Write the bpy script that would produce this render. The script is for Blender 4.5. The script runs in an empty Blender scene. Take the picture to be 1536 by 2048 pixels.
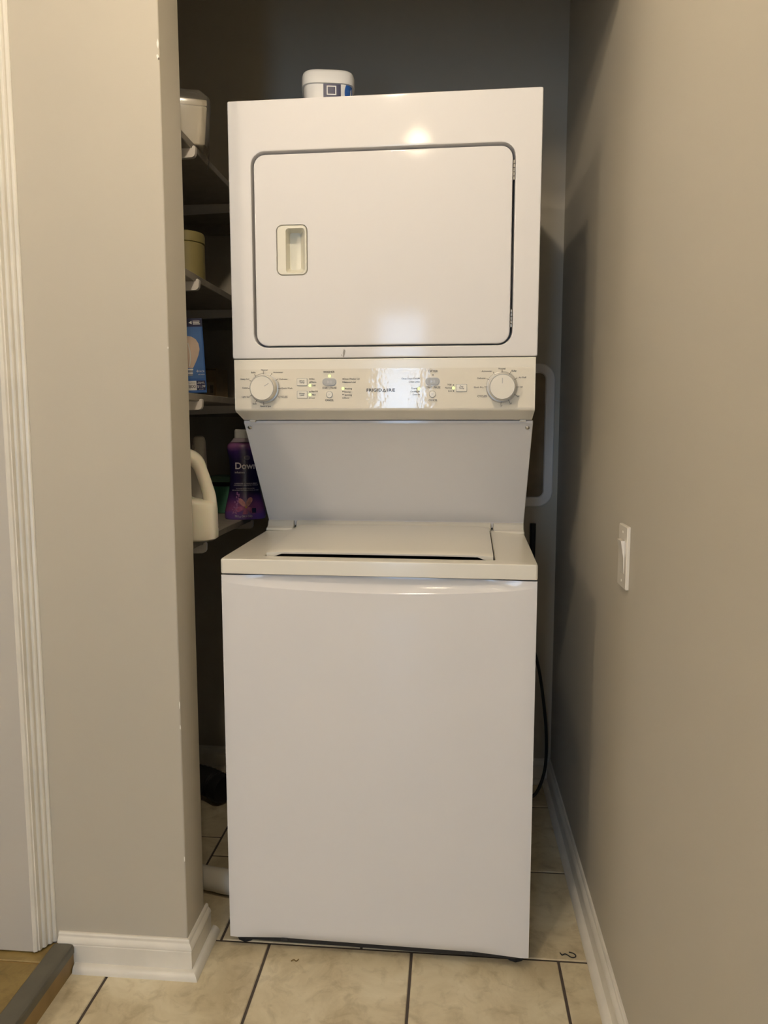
import bpy, bmesh, math, random
from mathutils import Vector, Matrix, noise
random.seed(7)
SC = bpy.context.scene
COL = SC.collection
PI = math.pi

# ------------------------------------------------------------------ camera
cam = bpy.data.cameras.new('camera')
cam.sensor_fit = 'VERTICAL'; cam.sensor_height = 36.0
cam.lens = 36.0 * 1513.3 / 2048.0
cam.clip_start = 0.02
camo = bpy.data.objects.new('camera', cam); COL.objects.link(camo)
camo.location = (0, 0, 1.2161)
camo.rotation_euler = (PI/2 - 0.1153, 0.0, 0.0885)
SC.camera = camo

# ------------------------------------------------------------------ world, exposure
SKY = (0.50, 0.71, 1.0)
SKY_STRENGTH = 12.0
LAMP_A = 310.0          # emission of the bulb in front of the alcove
LAMP_C = 45.0           # emission of the small bulb above the viewpoint
FILL_GLOBE = 78.0           # emission of the unseen globe added further left as warm fill
wd = bpy.data.worlds.new('sky'); SC.world = wd; wd.use_nodes = True
bg = wd.node_tree.nodes['Background']
bg.inputs[0].default_value = (*SKY, 1); bg.inputs[1].default_value = SKY_STRENGTH
vs = SC.view_settings
vs.view_transform = 'Standard'; vs.look = 'None'; vs.gamma = 1.0; vs.use_curve_mapping = False
vs.exposure = 0.38
# daylight enters by the glazed door behind the camera: a portal on its opening
WX0, WX1, WZ0, WZ1, WY = -0.74, -0.33, 0.16, 2.06, -2.2
pl = bpy.data.lights.new('daylight_portal', 'AREA'); pl.shape = 'RECTANGLE'
pl.size = WX1 - WX0; pl.size_y = WZ1 - WZ0
pl.cycles.is_portal = True
plo = bpy.data.objects.new('daylight_portal', pl); COL.objects.link(plo)
plo.location = ((WX0+WX1)/2, WY - 0.02, (WZ0+WZ1)/2); plo.rotation_euler = (PI/2, 0, 0)

# ------------------------------------------------------------------ helpers
def tag(o, label=None, cat=None, group=None, kind=None):
    if label: o['label'] = label
    if cat: o['category'] = cat
    if group: o['group'] = group
    if kind: o['kind'] = kind
    return o

def empty(name, loc=(0, 0, 0), rz=0.0):
    o = bpy.data.objects.new(name, None); COL.objects.link(o)
    o.empty_display_size = 0.05
    o.location = loc; o.rotation_euler = (0, 0, rz)
    return o

def s2l(c):
    return tuple(((v/12.92) if v <= 0.04045 else ((v+0.055)/1.055)**2.4) for v in [k/255.0 for k in c])

MATS = {}
def mat(name, col, rough=0.5, metal=0.0, coat=0.0, coat_rough=0.05, spec=0.5, emit=None, estr=0.0,
        noise_scale=None, noise_amt=0.0, bump=0.0, bump_scale=200.0, alpha=1.0, var=0.0, sss=0.0):
    """procedural principled material; col is linear rgb"""
    m = bpy.data.materials.new(name); m.use_nodes = True
    nt = m.node_tree; b = nt.nodes['Principled BSDF']
    b.inputs['Base Color'].default_value = (*col, 1)
    b.inputs['Roughness'].default_value = rough
    b.inputs['Metallic'].default_value = metal
    b.inputs['Specular IOR Level'].default_value = spec
    b.inputs['Coat Weight'].default_value = coat
    b.inputs['Coat Roughness'].default_value = coat_rough
    b.inputs['Alpha'].default_value = alpha
    if sss:
        b.inputs['Subsurface Weight'].default_value = sss
        b.inputs['Subsurface Scale'].default_value = 0.01
    if emit:
        b.inputs['Emission Color'].default_value = (*emit, 1)
        b.inputs['Emission Strength'].default_value = estr
    tc = nt.nodes.new('ShaderNodeTexCoord')
    if noise_scale:
        n = nt.nodes.new('ShaderNodeTexNoise'); n.inputs['Scale'].default_value = noise_scale
        n.inputs['Detail'].default_value = 6
        nt.links.new(tc.outputs['Object'], n.inputs['Vector'])
        r = nt.nodes.new('ShaderNodeValToRGB')
        r.color_ramp.elements[0].position = 0.3; r.color_ramp.elements[1].position = 0.7
        a = noise_amt
        r.color_ramp.elements[0].color = (*[c*(1-a) for c in col], 1)
        r.color_ramp.elements[1].color = (*[min(1, c*(1+a)) for c in col], 1)
        nt.links.new(n.outputs['Fac'], r.inputs[0]); nt.links.new(r.outputs[0], b.inputs['Base Color'])
    if bump:
        n2 = nt.nodes.new('ShaderNodeTexNoise'); n2.inputs['Scale'].default_value = bump_scale
        n2.inputs['Detail'].default_value = 3
        nt.links.new(tc.outputs['Object'], n2.inputs['Vector'])
        bp = nt.nodes.new('ShaderNodeBump'); bp.inputs['Strength'].default_value = bump
        bp.inputs['Distance'].default_value = 0.001
        nt.links.new(n2.outputs['Fac'], bp.inputs['Height'])
        nt.links.new(bp.outputs[0], b.inputs['Normal'])
        nt.links.new(bp.outputs[0], b.inputs['Coat Normal'])
    MATS[name] = m
    return m

class MB:
    """collects verts and faces of one mesh"""
    def __init__(s): s.v = []; s.f = []
    def add(s, vs_, fs_):
        o = len(s.v); s.v += [tuple(v) for v in vs_]; s.f += [tuple(i+o for i in f) for f in fs_]
        return s
    def box(s, x0, x1, y0, y1, z0, z1):
        vs_ = [(x, y, z) for x in (x0, x1) for y in (y0, y1) for z in (z0, z1)]
        fs_ = [(0, 1, 3, 2), (4, 6, 7, 5), (0, 4, 5, 1), (2, 3, 7, 6), (0, 2, 6, 4), (1, 5, 7, 3)]
        return s.add(vs_, fs_)
    def rbox(s, x0, x1, y0, y1, z0, z1, r=0.004, seg=2):
        bm = bmesh.new(); bmesh.ops.create_cube(bm, size=1)
        for v in bm.verts:
            v.co = ((x0+x1)/2 + v.co.x*(x1-x0), (y0+y1)/2 + v.co.y*(y1-y0), (z0+z1)/2 + v.co.z*(z1-z0))
        bmesh.ops.bevel(bm, geom=list(bm.edges), offset=r, segments=seg, affect='EDGES', profile=0.5)
        bm.verts.index_update()
        s.add([v.co[:] for v in bm.verts], [[v.index for v in f.verts] for f in bm.faces]); bm.free()
        return s
    def loft(s, loops, cap0=False, cap1=False, closed=True):
        n = len(loops[0]); o = len(s.v)
        for l in loops: s.v += [tuple(p) for p in l]
        for k in range(len(loops)-1):
            for i in range(n if closed else n-1):
                j = (i+1) % n
                s.f.append((o+k*n+i, o+k*n+j, o+(k+1)*n+j, o+(k+1)*n+i))
        if cap0: s.f.append(tuple(o+i for i in reversed(range(n))))
        if cap1: s.f.append(tuple(o+(len(loops)-1)*n+i for i in range(n)))
        return s
    def lathe(s, prof, c=(0, 0, 0), n=32, sx=1.0, sy=1.0, cap0=True, cap1=True):
        loops = [[(c[0]+r*sx*math.cos(2*PI*i/n), c[1]+r*sy*math.sin(2*PI*i/n), c[2]+z) for i in range(n)] for r, z in prof]
        return s.loft(loops, cap0, cap1)
    def tube(s, pts, r, n=10, caps=True):
        pts = [Vector(p) for p in pts]; loops = []
        up = Vector((0, 0, 1)); prev = None
        for i, p in enumerate(pts):
            t = (pts[min(i+1, len(pts)-1)] - pts[max(i-1, 0)]).normalized()
            a = t.cross(up) if prev is None else prev - t*prev.dot(t)
            if a.length < 1e-4: a = t.cross(Vector((1, 0, 0)))
            a.normalize(); prev = a; b = t.cross(a)
            rr = r[i] if isinstance(r, (list, tuple)) else r
            loops.append([p + a*rr*math.cos(2*PI*k/n) + b*rr*math.sin(2*PI*k/n) for k in range(n)])
        return s.loft(loops, caps, caps)
    def prism(s, poly, axis, a, b):
        """poly of 2-tuples extruded along axis ('x': (y,z), 'y': (x,z), 'z': (x,y))"""
        def P(u, v, w): return {'x': (w, u, v), 'y': (u, w, v), 'z': (u, v, w)}[axis]
        return s.loft([[P(u, v, a) for u, v in poly], [P(u, v, b) for u, v in poly]], True, True)
    def build(s, name, m=None, parent=None, smooth=35, xf=None):
        me = bpy.data.meshes.new(name)
        vv = s.v if xf is None else [xf(*v) for v in s.v]
        me.from_pydata(vv, [], s.f); me.update()
        bm = bmesh.new(); bm.from_mesh(me)
        bmesh.ops.recalc_face_normals(bm, faces=bm.faces); bm.to_mesh(me); bm.free()
        if smooth:
            for p in me.polygons: p.use_smooth = True
            me.set_sharp_from_angle(angle=math.radians(smooth))
        if m: me.materials.append(m)
        o = bpy.data.objects.new(name, me); COL.objects.link(o)
        if parent: o.parent = parent
        if smooth and len(me.polygons) > 8:
            wn = o.modifiers.new('weighted_normals', 'WEIGHTED_NORMAL'); wn.keep_sharp = True; wn.weight = 100
        return o

def rrect(x0, x1, z0, z1, r, n=6):
    """rounded rectangle, n+1 points per corner, as (x,z) pairs"""
    out = []
    for cx, cz, a0 in ((x1-r, z1-r, 0), (x0+r, z1-r, 90), (x0+r, z0+r, 180), (x1-r, z0+r, 270)):
        for i in range(n+1):
            a = math.radians(a0 + 90*i/n); out.append((cx+r*math.cos(a), cz+r*math.sin(a)))
    return out
def L3(loop, y): return [(x, y, z) for x, z in loop]

def text_mesh(body, size, name, m, parent, loc, align='CENTER', rot=(PI/2, 0, 0), ext=0.0002, spacing=1.0, wrap=None, sx=1.0, bold=0.0):
    cu = bpy.data.curves.new('t', 'FONT'); cu.body = body; cu.size = size
    cu.align_x = align; cu.align_y = 'CENTER'; cu.extrude = ext; cu.resolution_u = 6 if size > 0.02 else 3
    cu.offset = bold; cu.space_character = spacing; cu.space_line = 0.75
    to = bpy.data.objects.new('t', cu); COL.objects.link(to)
    dg = bpy.context.evaluated_depsgraph_get(); dg.update()
    me = bpy.data.meshes.new_from_object(to.evaluated_get(dg))
    bpy.data.objects.remove(to); bpy.data.curves.remove(cu)
    me.name = name; me.materials.clear(); me.materials.append(m)
    for v in me.vertices: v.co.x *= sx
    if wrap:
        for v in me.vertices: v.co = wrap(v.co)
        rot = (0, 0, 0); loc = (0, 0, 0)
    o = bpy.data.objects.new(name, me); COL.objects.link(o)
    o.parent = parent; o.location = loc; o.rotation_euler = rot
    return o

# ------------------------------------------------------------------ materials
wallc = (0.505, 0.47, 0.395)
M_wall = mat('wall_paint', wallc, 0.55, bump=0.12, bump_scale=350, noise_scale=2.5, noise_amt=0.015, spec=0.3)
M_ceil = mat('ceiling_paint', (0.55, 0.53, 0.48), 0.8)
M_trim = mat('trim_paint', (0.76, 0.73, 0.66), 0.35, noise_scale=14, noise_amt=0.05, bump=0.06, bump_scale=60)
M_enamel = mat('white_enamel', (0.76, 0.75, 0.755), 0.4, coat=0.5, coat_rough=0.06, spec=0.06, bump=0.03, bump_scale=420)
M_plastic = mat('cream_plastic', (0.79, 0.755, 0.665), 0.32, coat=0.35, coat_rough=0.12)
M_handle = mat('ivory_plastic', (0.76, 0.74, 0.64), 0.42)
M_film = mat('console_film', (0.765, 0.725, 0.63), 0.3, coat=1.0, coat_rough=0.02, spec=0.1, bump=0.22, bump_scale=85)
M_grey = mat('grey_plastic', (0.42, 0.42, 0.41), 0.35, coat=0.3)
M_ring = mat('silver_ring', (0.50, 0.49, 0.46), 0.3, metal=0.3)
M_black = mat('black_rubber', (0.012, 0.012, 0.013), 0.6)
M_ink = mat('black_ink', (0.02, 0.02, 0.022), 0.5)
M_steel = mat('steel', (0.55, 0.54, 0.52), 0.28, metal=1.0)
M_led = mat('green_led', (0.3, 0.6, 0.1), 0.4, emit=(0.60, 1.0, 0.22), estr=1.6)
M_grout = mat('grout', (0.075, 0.058, 0.048), 0.9)
M_shelf = mat('shelf_melamine', (0.34, 0.31, 0.26), 0.55, noise_scale=30, noise_amt=0.1)
M_bracket = mat('white_bracket', (0.80, 0.76, 0.72), 0.4)
M_pipe = mat('white_pvc', (0.72, 0.68, 0.58), 0.35, noise_scale=8, noise_amt=0.08)
M_jug = mat('jug_plastic', (0.80, 0.755, 0.63), 0.4, sss=0.15)
M_grime = mat('scuff_grey', (0.35, 0.33, 0.31), 0.6)
M_dark = mat('dark_gap', (0.03, 0.028, 0.026), 0.8)
M_card = mat('cardboard', (0.36, 0.26, 0.14), 0.8, noise_scale=25, noise_amt=0.12)
M_white = mat('white_print', (0.80, 0.80, 0.80), 0.5)
M_navy = mat('navy_print', (0.012, 0.016, 0.075), 0.4)
M_blue = mat('blue_print', (0.03, 0.12, 0.42), 0.4)
M_can = mat('olive_canister', (0.36, 0.30, 0.12), 0.5, noise_scale=6, noise_amt=0.12)
M_green = mat('green_tin', (0.10, 0.30, 0.19), 0.45)
M_green2 = mat('pale_green_lid', (0.22, 0.36, 0.25), 0.45)
M_tub = mat('tub_plastic', (0.74, 0.74, 0.73), 0.4)
M_reveal = mat('jamb_paint', (0.74, 0.71, 0.64), 0.45)

def tile_mat(name, base, light, dark, scale, rough):
    m = bpy.data.materials.new(name); m.use_nodes = True; nt = m.node_tree
    b = nt.nodes['Principled BSDF']; b.inputs['Roughness'].default_value = rough
    tc = nt.nodes.new('ShaderNodeTexCoord'); oi = nt.nodes.new('ShaderNodeObjectInfo')
    ad = nt.nodes.new('ShaderNodeVectorMath'); ad.operation = 'MULTIPLY_ADD'
    ad.inputs[1].default_value = (9.3, 7.7, 0)
    nt.links.new(oi.outputs['Random'], ad.inputs[0]); nt.links.new(tc.outputs['Object'], ad.inputs[2])
    n = nt.nodes.new('ShaderNodeTexNoise'); n.inputs['Scale'].default_value = scale
    n.inputs['Detail'].default_value = 8; n.inputs['Roughness'].default_value = 0.62; n.inputs['Distortion'].default_value = 0.6
    nt.links.new(ad.outputs[0], n.inputs['Vector'])
    r = nt.nodes.new('ShaderNodeValToRGB'); e = r.color_ramp.elements
    e[0].position = 0.28; e[0].color = (*dark, 1); e[1].position = 0.75; e[1].color = (*light, 1)
    k = e.new(0.5); k.color = (*base, 1)
    nt.links.new(n.outputs['Fac'], r.inputs[0])
    n2 = nt.nodes.new('ShaderNodeTexNoise'); n2.inputs['Scale'].default_value = scale*3.3
    n2.inputs['Detail'].default_value = 7; n2.inputs['Roughness'].default_value = 0.6; n2.inputs['Distortion'].default_value = 0.7
    nt.links.new(ad.outputs[0], n2.inputs['Vector'])
    r2 = nt.nodes.new('ShaderNodeValToRGB'); r2.color_ramp.elements[0].position = 0.28; r2.color_ramp.elements[1].position = 0.50
    r2.color_ramp.elements[0].color = (*[c*0.72 for c in dark], 1)
    r2.color_ramp.elements[1].color = (1, 1, 1, 1)
    nt.links.new(n2.outputs['Fac'], r2.inputs[0])
    mx = nt.nodes.new('ShaderNodeMix'); mx.data_type = 'RGBA'; mx.blend_type = 'MULTIPLY'; mx.inputs[0].default_value = 0.40
    nt.links.new(r.outputs[0], mx.inputs[6]); nt.links.new(r2.outputs[0], mx.inputs[7])
    nt.links.new(mx.outputs[2], b.inputs['Base Color'])
    bp = nt.nodes.new('ShaderNodeBump'); bp.inputs['Strength'].default_value = 0.15; bp.inputs['Distance'].default_value = 0.002
    nt.links.new(n.outputs['Fac'], bp.inputs['Height']); nt.links.new(bp.outputs[0], b.inputs['Normal'])
    return m
M_tile = tile_mat('stone_tile', (0.66, 0.58, 0.405), (0.80, 0.735, 0.56), (0.48, 0.40, 0.255), 6.5, 0.38)
M_hall = tile_mat('ochre_floor', (0.25, 0.175, 0.055), (0.33, 0.24, 0.09), (0.17, 0.11, 0.035), 7.0, 0.4)
M_strip = mat('grey_threshold', (0.105, 0.098, 0.074), 0.38, metal=0.0, noise_scale=20, noise_amt=0.08)
M_stepwood = mat('step_wood', (0.26, 0.17, 0.06), 0.45, noise_scale=9, noise_amt=0.35)

# ------------------------------------------------------------------ room shell
XR = 0.347; YB = 2.51; YS0, YS1 = 1.515, 1.628; XS = -0.572; XL = -0.90; ZC = 2.7
XFAR = -2.9; ZH = 2.175; STEP = 0.055; XST = -0.831
def struct(o, label, cat):
    return tag(o, label, cat, kind='structure')

struct(MB().box(XR, XR+0.1, WY-0.1, YB+0.1, -0.1, ZC+0.1).build('wall_right', M_wall, smooth=0), 'long beige-grey wall on the right, carrying the light switch', 'wall')
struct(MB().box(XL-0.1, XR, YB, YB+0.1, -0.1, ZC+0.1).build('wall_back', M_wall, smooth=0), 'dim back wall of the laundry alcove', 'wall')
struct(MB().box(XL-0.1, XL, YS1, YB, -0.1, ZC+0.1).build('wall_left', M_wall, smooth=0), 'dark side wall of the alcove behind the shelves', 'wall')
# stub wall in front of the shelves, with a softly rounded corner
r = 0.003
poly = [(XFAR, YS0), (XS-r, YS0), (XS-r*0.3, YS0+r*0.3), (XS, YS0+r), (XS, YS1-r), (XS-r*0.3, YS1-r*0.3), (XS-r, YS1), (XFAR, YS1)]
wf = struct(MB().prism(poly, 'z', -0.1, ZC+0.05).build('wall_front', M_wall, smooth=50), 'beige-grey stub wall on the left with chipped outer corner', 'wall')
struct(MB().box(XS, XR, YS0, YS1, ZH, ZC+0.05).build('wall_header', M_wall, smooth=0), 'header wall above the alcove opening', 'wall')
struct(MB().box(XFAR-0.1, XFAR, WY-0.1, YS1, -0.1, ZC+0.1).build('wall_side', M_wall, smooth=0), 'far side wall of the hall behind the camera', 'wall')
struct(MB().box(XFAR, XR, WY-0.1, YB, ZC, ZC+0.1).build('ceiling', M_ceil, smooth=0), 'flat off-white ceiling', 'ceiling')
wr = MB()
wr.box(XFAR, WX0, WY-0.1, WY, -0.1, ZC); wr.box(WX1, XR, WY-0.1, WY, -0.1, ZC)
wr.box(WX0, WX1, WY-0.1, WY, WZ1, ZC); wr.box(WX0, WX1, WY-0.1, WY, -0.1, WZ0)
struct(wr.build('wall_rear', M_wall, smooth=0), 'wall behind the camera with the glazed opening', 'wall')
# glazed opening behind the camera
m = bpy.data.materials.new('window_glass'); m.use_nodes = True; nt = m.node_tree; nt.nodes.remove(nt.nodes['Principled BSDF'])
tr = nt.nodes.new('ShaderNodeBsdfTransparent'); tr.inputs[0].default_value = (0.95, 0.97, 0.98, 1)
gl = nt.nodes.new('ShaderNodeBsdfGlossy'); gl.inputs['Roughness'].default_value = 0.02
mx = nt.nodes.new('ShaderNodeMixShader'); mx.inputs[0].default_value = 0.06
nt.links.new(tr.outputs[0], mx.inputs[1]); nt.links.new(gl.outputs[0], mx.inputs[2])
nt.links.new(mx.outputs[0], nt.nodes['Material Output'].inputs[0])
win = MB()
for a in ((WX0, WX0+0.04, WZ0, WZ1), (WX1-0.04, WX1, WZ0, WZ1)): win.box(a[0], a[1], WY-0.08, WY+0.012, a[2], a[3])
for a in ((WX0, WX1, WZ0, WZ0+0.05), (WX0, WX1, WZ1-0.05, WZ1)): win.box(a[0], a[1], WY-0.08, WY+0.012, a[2], a[3])
wo = struct(win.build('window_1', M_trim, smooth=0), 'tall white-framed glazed opening behind the camera', 'window')
for z in (0.62, 1.10, 1.60): MB().box(WX0+0.03, WX1-0.03, WY-0.062, WY-0.035, z-0.011, z+0.011).build('glazing_bar', M_trim, wo, 0)
for a, b in ((WX0+0.03, WX1-0.03),):
    MB().box(a, b, WY-0.05, WY-0.045, WZ0+0.02, WZ1-0.02).build('pane', m, wo, 0)

# floor: grout bed with tiles
fl = struct(MB().box(XST-0.1, XR+0.01, WY, YB+0.01, -0.1, -0.0025).build('floor', M_grout, smooth=0), 'floor of square beige stone-look tiles with dark grout', 'floor')
def tile(x0, x1, y0, y1, m=M_tile, z=0.0, parent=fl):
    g = 0.0031
    x0 += g; x1 -= g; y0 += g; y1 -= g
    cx, cy = (x0+x1)/2, (y0+y1)/2; w, d = (x1-x0)/2, (y1-y0)/2; b = 0.0018
    mb = MB().loft([[(-w, -d, -0.02), (w, -d, -0.02), (w, d, -0.02), (-w, d, -0.02)],
                    [(-w, -d, -b), (w, -d, -b), (w, d, -b), (-w, d, -b)],
                    [(-w+b, -d+b, 0), (w-b, -d+b, 0), (w-b, d-b, 0), (-w+b, d-b, 0)]], False, True)
    o = mb.build('floor_tile', m, parent, 0); o.location = (cx, cy, z)
    return o
T0 = 1.6267; TW = 0.335; TD = 0.345; TX = -0.4148
row = 0; y1 = T0
while y1 > WY:
    y0 = max(WY, y1-TD); off = TX + (row % 3)*0.112
    k = math.floor((XST-off)/TW)
    while off+k*TW < XR:
        a = max(XST-0.03, off+k*TW); b_ = min(XR, off+(k+1)*TW)
        if b_-a > 0.015: tile(a, b_, y0, y1)
        k += 1
    y1 = y0; row += 1
T1 = 1.9725
for rc in [(-0.533, -0.198, T0, T1), (-0.198, 0.137, T0, T1), (0.137, XR, T0, T1),
           (-0.31, 0.025, T1, 2.331), (0.025, XR, T1, 2.331), (-0.31, 0.137, 2.331, YB), (0.137, XR, 2.331, YB),
           (XL, -0.533, T0, 1.885), (XL, -0.667, 1.885, 2.068), (XL, -0.667, 2.068, YB),
           (-0.667, -0.533, 1.885, T1), (-0.667, -0.31, T1, 2.331), (-0.667, -0.31, 2.331, YB)]:
    tile(*rc)
# raised hall floor on the left with its threshold
fh = struct(MB().box(XFAR, XST-0.006, WY, YS0, -0.1, STEP-0.003).build('floor_raised', M_stepwood, smooth=0), 'raised ochre hall floor at the lower left corner', 'floor')
def hall(x0, x1, y0, y1): tile(x0, x1, y0, y1, M_hall, STEP, fh)
xs = [XST-0.044, -1.28, -1.73, -2.18, -2.63, XFAR]
ys = [YS0, 1.446, 0.996, 0.546, 0.096, -0.354, -0.804, -1.254, -1.704, WY]
for i in range(5):
    for j in range(len(ys)-1): hall(xs[i+1], xs[i], ys[j+1], ys[j])
pr = [(XST-0.046, STEP-0.004), (XST-0.046, STEP+0.003), (XST-0.042, STEP+0.0055), (XST-0.012, STEP+0.0065), (XST-0.002, STEP+0.0045),
      (XST+0.0012, STEP-0.001), (XST+0.0012, STEP-0.014), (XST-0.004, STEP-0.016)]
th = struct(MB().prism(pr, 'y', WY, 1.502).build('trim_1', M_strip, smooth=40), 'dark grey threshold strip along the edge of the raised floor', 'trim')
MB().box(XST-0.006, XST-0.0005, WY, 1.502, 0.0, STEP-0.013).build('riser_board', M_stepwood, th, 0)

# mouldings
def mould(name, path, prof, m, parent=None, side=1):
    """sweep prof [(offset,z)] along plan path with mitred corners; offset to the right of travel * side"""
    pts = [Vector(p) for p in path]; loops = []
    for i, p in enumerate(pts):
        d0 = (p-pts[i-1]).normalized() if i else None
        d1 = (pts[i+1]-p).normalized() if i < len(pts)-1 else None
        n0 = Vector((d0.y, -d0.x)) if d0 else None; n1 = Vector((d1.y, -d1.x)) if d1 else None
        if n0 is None: nn = n1
        elif n1 is None: nn = n0
        else: nn = (n0+n1)/(1+n0.dot(n1))
        loops.append([(p.x+nn.x*o*side, p.y+nn.y*o*side, z) for o, z in prof])
    return MB().loft(loops, True, True).build(name, m, parent, 30)
BB = [(0, 0), (0.012, 0), (0.012, 0.057), (0.0105, 0.0585), (0.0105, 0.0605), (0.0128, 0.0615), (0.0128, 0.064),
      (0.0110, 0.069), (0.0072, 0.0735), (0.0062, 0.0755), (0.0062, 0.0795), (0.004, 0.083), (0, 0.083)]
QR = [(0.0115, 0.0)] + [(0.012+0.016*math.cos(a), 0.0175*math.sin(a)) for a in [i*PI/2/8 for i in range(9)]] + [(0.0115, 0.0175)]
path = [(-0.868, YS0), (XS, YS0), (XS, 1.640)]
b1 = struct(mould('baseboard_front', path, BB, M_trim), 'cream baseboard wrapping the corner of the stub wall', 'baseboard')
mould('quarter_round', [(XST+0.002, YS0), (XS, YS0), (XS, 1.655)], QR, M_trim, b1)
b2 = struct(mould('baseboard_right', [(XR, YB), (XR, WY)], BB, M_trim), 'long cream baseboard along the right wall', 'baseboard')
mould('quarter_round', [(XR, YB), (XR, WY)], QR, M_trim, b2)
b3 = struct(mould('baseboard_back', [(XL, YB), (XR, YB)], BB, M_trim), 'cream baseboard on the back wall of the alcove', 'baseboard')
mould('quarter_round', [(XL, YB), (XR, YB)], QR, M_trim, b3)

# fluted door casing at the far left
cas = [(-0.9075, YS0), (-0.9075, 1.4725), (-0.905, 1.4720), (-0.900, 1.475), (-0.8985, 1.479), (-0.8955, 1.4785), (-0.8945, 1.482),
       (-0.8945, 1.488), (-0.8905, 1.489), (-0.8885, 1.492), (-0.8885, 1.500), (-0.8835, 1.501), (-0.8815, 1.504), (-0.8815, 1.509), (-0.877, 1.5105), (-0.875, 1.513), (-0.875, YS0)]
struct(MB().prism(cas, 'z', STEP+0.004, ZC-0.002).build('trim_2', M_trim, smooth=25), 'fluted cream door casing at the left edge', 'trim')

M_jamb = mat('jamb_grey_paint', (0.54, 0.515, 0.47), 0.5, bump=0.1, bump_scale=300)
struct(MB().box(-1.9, -0.908, 1.474, YS0, STEP+0.004, ZC-0.002).build('trim_3', M_jamb, smooth=0), 'flat grey painted jamb beside the fluted casing', 'trim')
# paint chips on the stub corner
M_chip = mat('bare_plaster', (0.85, 0.83, 0.78), 0.8); M_chipd = mat('dark_chip', (0.12, 0.10, 0.08), 0.8)
def chip(z, h, w, m, dx=0.0):
    pts = []
    n = 9
    for i in range(n):
        a = 2*PI*i/n; k = random.uniform(0.6, 1.1)
        pts.append((w*k*math.cos(a), h*k*math.sin(a)))
    mb = MB().loft([[(XS-0.0022+u+dx, YS0+0.0006-0.0007, z+v) for u, v in pts], [(XS-0.0022+u*0.8+dx, YS0+0.0006-0.0013, z+v*0.8) for u, v in pts]], False, True)
    mb.build('paint_chip', m, wf, 0)
for z, h, w, mm, dx in [(1.948, 0.011, 0.0028, M_chip, 0), (1.925, 0.006, 0.003, M_chip, -0.001), (1.921, 0.003, 0.002, M_chipd, 0.0008), (1.37, 0.003, 0.0012, M_chip, 0.001),
                 (0.62, 0.010, 0.0014, M_chip, 0.001), (0.57, 0.006, 0.0014, M_chip, 0.001), (0.27, 0.008, 0.0014, M_chip, 0.001)]:
    chip(z, h, w, mm, dx)

# ------------------------------------------------------------------ room lamps and the added fill globe
M_bulb = mat('lamp_glow', (0.9, 0.85, 0.75), 0.4, emit=(1.0, 0.83, 0.62), estr=LAMP_A)
M_bulb2 = mat('small_lamp_glow', (0.9, 0.85, 0.75), 0.4, emit=(1.0, 0.80, 0.55), estr=LAMP_C)
M_fill_globe = mat('fill_globe_glow', (0.9, 0.85, 0.75), 0.4, emit=(1.0, 0.84, 0.655), estr=FILL_GLOBE)
def lamp(x, y, rb, drop, mglow, label):
    t = empty('ceiling_lamp', (x, y, ZC)); tag(t, label, 'lamp')
    MB().lathe([(0.0, 0.0), (0.06, 0.0), (0.06, -0.008), (0.03, -0.014), (0.0, -0.014)], n=20, cap0=False, cap1=False).build('canopy', M_trim, t)
    MB().lathe([(0.008, -0.012), (0.008, -drop)], n=12).build('rod', M_trim, t)
    MB().lathe([(0.018, -drop), (0.018, -drop-0.02)], n=14).build('socket', M_trim, t)
    d = drop+0.018
    pf = [(rb*math.sin(a), -d-rb+rb*math.cos(a)) for a in [PI*(i+0.35)/9 for i in range(9)]] + [(0.001, -d-2*rb)]
    MB().lathe(pf, n=16).build('bulb', mglow, t)
lamp(-0.25, 0.72, 0.040, 0.255, M_bulb, 'bare-bulb ceiling lamp hanging in front of the alcove')
lamp(-0.235, -0.10, 0.045, 0.175, M_bulb2, 'small bare-bulb ceiling lamp above the viewpoint')
lamp(-1.95, -1.25, 0.13, 0.06, M_fill_globe, 'round fill-light globe added out of view over the raised hall')  # globe added for soft warm fill, set out of view

# ------------------------------------------------------------------ the stacked washer and dryer
WA = -0.0204; W = 0.686; DY = 0.119; BACK = 0.75
LC = empty('laundry_center', (-0.5024, 1.5998, 0), WA)
tag(LC, 'white stacked washer and dryer standing in the alcove', 'washer dryer')
# dryer cabinet with a recessed door opening
DZ0, DZ1 = 1.3645, 1.9223
def drx(i, r_): return rrect(i, W-i, DZ0+i, DZ1-i, r_, 6)
do = (0.0515, 0.6300, 1.3895, 1.8135)
mb = MB()
mb.loft([L3(drx(0, 0.004), BACK), L3(drx(0, 0.004), DY+0.004), L3(drx(0.0012, 0.004), DY+0.0012), L3(drx(0.004, 0.004), DY),
         L3(rrect(do[0]-0.004, do[1]+0.004, do[2]-0.003, do[3]+0.004, 0.034), DY), L3(rrect(do[0]-0.001, do[1]+0.001, do[2]-0.001, do[3]+0.001, 0.031), DY+0.0015),
         L3(rrect(*do, 0.030), DY+0.005), L3(rrect(*do, 0.030), DY+0.060)], True, True)
mb.build('dryer_cabinet', M_enamel, LC, 30)
dd = (0.0572, 0.6250, 1.3925, 1.8072); hh = (0.1075, 0.1765, 1.5475, 1.6555)
mb = MB()
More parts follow.
